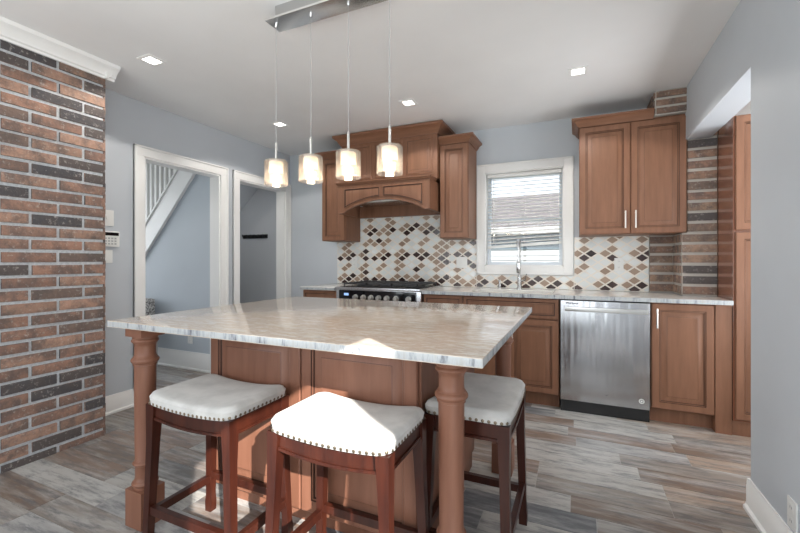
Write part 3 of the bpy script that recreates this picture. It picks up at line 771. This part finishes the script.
PROF = [(.046, .165), (.046, .174)]+bead(.0535, .175, .022, base=.045)+[(.0450, .199), (.0410, .206), (.0400, .214), (.0400, .262), (.0430, .266)]+bead(.0500, .267, .018, base=.043)+[(.0430, .287), (.0405, .293),
        (.0425, .50), (.0435, .700), (.0435, .714), (.0480, .716), (.0480, .722)]+bead(.0565, .723, .028, base=.048)+[(.0480, .753), (.0440, .758), (.0425, .770), (.0425, .800), (.0445, .810), (.0480, .814)]+bead(.0545, .815, .020, base=.048)+[(.0500, .836), (.0510, .846)]
def post(x, y):
    bm = nb(); h = .055
    lathe(bm, PROF, x, y, 0, 40)
    box(bm, x-h, x+h, y-h, y+h, .0005, .165, 0, .003); box(bm, x-h, x+h, y-h, y+h, .846, .8825, 0, .002)
    return obj('turned_post', bm, ISL, t)
post(-1.792, 1.172); post(-.386, 1.285); post(-.383, 2.285); post(-1.792, 2.30)
slab('island_countertop', [(-1.9485, 1.0987), (-.240, 1.0987), (-.240, 2.415), (-1.9485, 2.415)], .884, .914, [gran, grane], 'large beige granite countertop on the island, streaked with tan and grey')

# ------------------------------------------------------------------ stools
def stool(name, x, y, rz, label):
    t = thing(name, (0, 0, 0), label, 'stool', 'bar stools around the island')
    Lx, Ly = .231, .162
    nx, ny = 28, 20
    def sq(u, v):                                   # square to rounded rectangle
        r = .13
        return u, v
    bm = nb()
    top, rimlow = {}, {}
    def zt(u): return .624+.024*abs(u)**2.2
    def zb(u): return .594+.016*abs(u)**2
    # cushion: stacked rounded-rect rings
    def ring(k, z_of, rad=.045, n=10):
        a, b = Lx*k, Ly*k; rr = min(rad*max(k, .3), b*.9); out = []
        for cx, cy, a0 in ((a-rr, b-rr, 0), (-(a-rr), b-rr, 90), (-(a-rr), -(b-rr), 180), (a-rr, -(b-rr), 270)):
            for q in range(n+1):
                an = math.radians(a0+90*q/n); out.append((cx+rr*math.cos(an), cy+rr*math.sin(an)))
        # densify long runs
        dense = []
        m = len(out)
        for i in range(m):
            p, q = out[i], out[(i+1) % m]; dense.append(p)
            if (i+1) % (n+1) == 0:
                for s in range(1, 12): dense.append((p[0]+(q[0]-p[0])*s/12, p[1]+(q[1]-p[1])*s/12))
        return [bm.verts.new((px, py, z_of(px/Lx, py/Ly))) for px, py in dense]
    rs = [ring(.955, lambda u, v: zb(u)-.002), ring(.995, lambda u, v: zb(u)), ring(1.0, lambda u, v: zb(u)+.012), ring(1.012, lambda u, v: zb(u)+.028)]
    rs += [ring(1.0, lambda u, v: zt(u)-.006), ring(.975, lambda u, v: zt(u)+.004), ring(.93, lambda u, v: zt(u)+.010)]
    for k in (.82, .68, .5, .3, .12): rs.append(ring(k, lambda u, v, k=k: zt(u)+.010+.006*(1-k*k)))
    for a, b in zip(rs, rs[1:]):
        m = len(a)
        for i in range(m): face(bm, [a[i], a[(i+1) % m], b[(i+1) % m], b[i]], 0, True)
    face(bm, rs[0][::-1]); face(bm, rs[-1], 0, True)
    cu = obj('cushion', bm, fab, t)
    bm = nb()                                       # nailheads
    def nh_(px, py, z, nx_, ny_):
        r = .0062; c = bm.verts.new((px+nx_*.0035, py+ny_*.0035, z)); tx, ty = -ny_, nx_; rg = []
        for q in range(8):
            an = 2*PI*q/8; rg.append(bm.verts.new((px+tx*r*math.cos(an), py+ty*r*math.cos(an), z+r*math.sin(an))))
        for q in range(8): face(bm, [rg[q], rg[(q+1) % 8], c], 0, True)
    R0 = .04
    n = 19
    for i in range(n):
        u = -1+2*i/(n-1); px = u*(Lx-.028)
        for s in (-1, 1): nh_(px, s*(Ly+.0012), zb(px/Lx)+.007, 0, s)
    n = 13
    for i in range(n):
        py = (-1+2*i/(n-1))*(Ly-.028)
        for s in (-1, 1): nh_(s*(Lx+.0012), py, zb(1)+.007, s, 0)
    for sx in (-1, 1):
        for sy in (-1, 1):
            an = PI/4; nh_(sx*(Lx-R0+R0*.72), sy*(Ly-R0+R0*.72), zb(.97)+.007, sx*.707, sy*.707)
    obj('nailhead_trim', bm, nail, cu)
    sp = .022
    for sx in (-1, 1):
        for sy in (-1, 1):
            bm = nb(); w = .036
            tx, ty = sx*(Lx-.024), sy*(Ly-.024)
            fx2, fy2 = sx*(Lx-.024+sp), sy*(Ly-.024+sp*.6)
            A = []
            for (cx, cy, z, h) in ((fx2, fy2, 0, .017), (fx2, fy2, .045, .0175), (fx2*.995, fy2*.995, .075, .0150), (tx+(fx2-tx)*.25, ty+(fy2-ty)*.25, .44, .0175), (tx, ty, .606, .0225)):
                A.append([bm.verts.new((cx+a*h, cy+b*h, z)) for a, b in ((-1, -1), (1, -1), (1, 1), (-1, 1))])
            for p, q in zip(A, A[1:]):
                for i in range(4): face(bm, [p[i], p[(i+1) % 4], q[(i+1) % 4], q[i]])
            face(bm, A[0][::-1]); face(bm, A[-1])
            obj('leg', bm, STOOL, t)
    for s in (-1, 1):                               # curved long aprons and straight short ones
        bm = nb(); n = 16; a = Lx-.045; lo, hi = [], []
        for i in range(n+1):
            u = -1+2*i/n; lo.append((u*a, .532+.014*u*u)); hi.append((u*a, zb(u)-.001))
        prism(bm, lo+hi[::-1], lambda p, q, w: (p, w, q), s*(Ly-.012), s*(Ly-.034))
        prism(bm, lo+[(p, q+.010) for p, q in lo[::-1]], lambda p, q, w: (p, w, q), s*(Ly-.006), s*(Ly-.012))
        obj('apron', bm, STOOL, t)
        bm = nb(); b = Ly-.045
        box(bm, *sorted((s*(Lx-.012), s*(Lx-.034))), -b, b, .546, .606); box(bm, *sorted((s*(Lx-.006), s*(Lx-.012))), -b, b, .546, .556)
        obj('apron', bm, STOOL, t)
    zs = .155
    ex, ey = Lx-.024+sp*.75, Ly-.024+sp*.45
    for s in (-1, 1):
        bm = nb(); box(bm, -ex+.013, ex-.013, s*ey-.011, s*ey+.011, zs-.014+.02, zs+.018+.02); obj('stretcher', bm, STOOL, t)
        bm = nb(); box(bm, s*ex-.011, s*ex+.011, -ey+.013, ey-.013, zs-.014, zs+.018); obj('stretcher', bm, STOOL, t)
    t.location = (x, y, 0); t.rotation_euler = (0, 0, rz)
    for ch_ in t.children: pass
    return t
stool('bar_stool', -1.365, 1.205, 0, 'leftmost bar stool, beige saddle seat in shade beside the left island post')
stool('bar_stool', -.735, 1.207, 0, 'middle bar stool, its beige nailhead seat lit bright by sunlight')
stool('bar_stool', -.374, 1.635, PI/2, 'rightmost bar stool, turned sideways behind the right front island post')

# ------------------------------------------------------------------ pendant light
t = thing('pendant_light', (-1.12, 1.65, H), 'chrome ceiling bar with four glass cylinder pendants over the island', 'pendant light')
bm = nb(); box(bm, -1.43, -.81, 1.612, 1.688, 2.442, 2.505, 0, .002); obj('ceiling_mount', bm, chrome, t)
bm = nb(); box(bm, -1.482, -.762, 1.592, 1.708, 2.430, 2.441, 0, .002)
cn = obj('canopy_plate', bm, mat('polished_chrome', (.92, .92, .92), .22, 1), t)
for i, x in enumerate((-1.457, -1.233, -1.012, -.790)):
    bm = nb(); lathe(bm, [(.007, 0), (.007, .012)], x, 1.65, 2.418, 12); obj('cord_grip', bm, chrome, cn)
    bm = nb(); tube(bm, [(x, 1.65, 2.42), (x, 1.65, 1.80)], .0016, 8); obj('cord', bm, mat('clear_cord_%d' % i, (.42, .42, .42), .3) if i == 0 else MATS['clear_cord_0'], t)
    bm = nb(); lathe(bm, [(.0065, 1.712), (.0065, 1.800), (.004, 1.81)], x, 1.65, 0, 14); lathe(bm, [(.03, 1.706), (.03, 1.7095)], x, 1.65, 0, 24); obj('stem', bm, nickel, t)
    bm = nb(); z0, z1, r = 1.586, 1.714, .0605
    lathe(bm, [(.0065, z1-.004), (r-.008, z1-.004), (r-.004, z1-.008), (r-.004, z0), (r-.002, z0-.002), (r, z0), (r, z1-.006), (r-.006, z1), (.0065, z1)], x, 1.65, 0, 48, cap=False)
    sh = obj('glass_shade', bm, shadeglass, t)
    bm = nb(); lathe(bm, [(.036, 1.704), (.038, 1.701), (.038, 1.645), (.036, 1.643)], x, 1.65, 0, 36, cap=False); obj('frosted_sleeve', bm, frost, sh)
    bm = nb(); lathe(bm, [(.004, 1.705), (.012, 1.702), (.012, 1.684)], x, 1.65, 0, 16); obj('socket', bm, nickel, sh)
    bm = nb(); lathe(bm, [(.007, 1.683), (.009, 1.670), (.011, 1.655), (.008, 1.638), (.002, 1.633)], x, 1.65, 0, 16); obj('bulb', bm, filament, sh)
    bm = nb(); lathe(bm, [(.0285, 1.636), (.0285, 1.600), (.026, 1.600), (.026, 1.636)], x, 1.65, 0, 30, cap=False); obj('inner_glass_cup', bm, shadeglass, sh)
    l = lamp('pendant_bulb_light', 'POINT', (x, 1.65, 1.608), 1.1, (1, .82, .62), radius=.02)

# recessed lights
def ceilpt(px, py):
    f = 396.5; th = math.radians(24.1); d = f*(H-1.186)/(260.4-py); r = (px-400)/f*d
    return r*math.cos(th)-d*math.sin(th), r*math.sin(th)+d*math.cos(th)
for (px, py, lab) in ((152, 60, 'square recessed ceiling light nearest the brick wall'), (578, 71, 'square recessed ceiling light above the dishwasher side, right of the pendants'),
                      (408.5, 102.5, 'square recessed ceiling light in front of the wooden hood'), (280, 124, 'square recessed ceiling light near the closet opening, left of the hood')):
    x, y = ceilpt(px, py); s = .062
    t = thing('recessed_light', (x, y, H), lab, 'ceiling light', 'square recessed ceiling lights')
    bm = nb()
    for q in ((-s, s, -s, -s+.02), (-s, s, s-.02, s), (-s, -s+.02, -s+.02, s-.02), (s-.02, s, -s+.02, s-.02)): box(bm, x+q[0], x+q[1], y+q[2], y+q[3], H-.006, H-.0005)
    obj('trim_ring', bm, white, t)
    bm = nb(); box(bm, x-s+.021, x+s-.021, y-s+.021, y+s-.021, H-.004, H-.001); obj('lens', bm, emit, t)
    lamp('recessed_lamp', 'SPOT', (x, y, H-.02), 20, (1, .95, .88), to=(0, 0, -1), radius=.04).data.spot_size = 2.4

# ------------------------------------------------------------------ wall fittings
def outlet(fn, label, name='wall_outlet', cat='outlet', w=.072, h=.115, kind='duplex'):
    t = thing(name, fn(0, 0, 0), label, cat, 'white wall outlets' if cat == 'outlet' else 'switch plates')
    bm = nb(); vs = box(bm, -w/2, w/2, -h/2, h/2, 0, .006, 0, .002)
    for v_ in bm.verts: v_.co = Vector(fn(*v_.co))
    pl_ = obj('cover_plate', bm, plastic, t)
    if kind == 'duplex':
        for s in (-1, 1):
            bm = nb(); box(bm, -.016, .016, s*.026-.014, s*.026+.014, .0062, .008, 0, .001)
            for v_ in bm.verts: v_.co = Vector(fn(*v_.co))
            obj('socket_face', bm, plastic, pl_)
            bm = nb()
            for a in (-.007, .005): box(bm, a, a+.002, s*.026-.004, s*.026+.006, .0081, .0085)
            for v_ in bm.verts: v_.co = Vector(fn(*v_.co))
            obj('slots', bm, printm, pl_)
    else:
        bm = nb(); box(bm, -.005, .005, -.012, .012, .0062, .012, 0, .001) if kind == 'toggle' else box(bm, -.017, .017, -.033, .033, .0062, .009, 0, .001)
        for v_ in bm.verts: v_.co = Vector(fn(*v_.co))
        obj('switch', bm, plastic, pl_)
    return t
def onY(x, z, y): return lambda u, v, w: (x+u, y-w, z+v)
def onX(y, z, x, s): return lambda u, v, w: (x+s*w, y+u, z+v)
outlet(onY(-2.36, 1.165, YB-.0125), 'white outlet on the mosaic backsplash left of the range')
outlet(onY(-1.085, 1.165, YB-.0125), 'white switch plate on the mosaic backsplash between range and window', 'switch_plate', 'switch', .115, .115, 'rocker')
outlet(onY(.335, 1.150, YB-.0125), 'white outlet on the mosaic backsplash below the right wall cabinet')
outlet(onX(2.005, .210, XR, -1), 'white outlet above the baseboard on the near right wall')
outlet(onY(-3.86, .335, 3.02), 'small white outlet on the hall wall under the staircase')
t = outlet(onX(1.862, 1.514, XL, 1), 'greyish double switch plate above the alarm keypad', 'switch_plate', 'switch', .105, .122, 'toggle')
t = thing('alarm_keypad', (XL, 1.885, 1.352), 'white alarm keypad with dark display beside the brick wall', 'keypad')
bm = nb(); box(bm, XL+.0005, XL+.026, 1.825, 1.945, 1.292, 1.412, 0, .004); kp = obj('housing', bm, plastic, t)
bm = nb(); box(bm, XL+.0262, XL+.028, 1.832, 1.938, 1.378, 1.402); obj('display', bm, blackg, kp)
for i in range(4):
    for j in range(3):
        bm = nb(); y = 1.838+i*.023; z = 1.308+j*.021; box(bm, XL+.0262, XL+.029, y, y+.013, z, z+.012); obj('button', bm, greyp, kp)
t = outlet(onX(1.855, 1.216, XL, 1), 'blank white wall plate below the alarm keypad', 'switch_plate', 'switch', .10, .10, 'rocker')

t = thing('coat_rack', (-3.86, YB, 1.5), 'black wall mounted coat hook rail inside the closet', 'coat rack')
bm = nb(); box(bm, -4.09, -3.67, YB-.016, YB-.0005, 1.475, 1.525, 0, .003); obj('rail', bm, blackm, t)
for i in range(6):
    x = -4.05+i*.068; bm = nb(); tube(bm, [(x, YB-.016, 1.51), (x, YB-.055, 1.50), (x, YB-.06, 1.525)], .006, 8); tube(bm, [(x, YB-.016, 1.495), (x, YB-.035, 1.48), (x, YB-.04, 1.495)], .005, 8); obj('hook', bm, blackm, t)

# patterned chair in the hall
t = thing('accent_chair', (-4.42, 2.72, 0), 'grey speckled upholstered chair in the hall behind the island corner', 'chair')
bm = nb(); box(bm, -4.76, -4.22, 2.52, 2.92, .32, .46, 0, .03); obj('seat', bm, speckle, t)
bm = nb(); box(bm, -4.74, -4.34, 2.86, 2.96, .46, .76, 0, .045); obj('backrest', bm, speckle, t)
for x in (-4.72, -4.26):
    for y in (2.55, 2.90):
        bm = nb(); beam(bm, (x, y, 0), (x, y, .33), .028, .028, 0, .036, .036); obj('leg', bm, greyp, t)
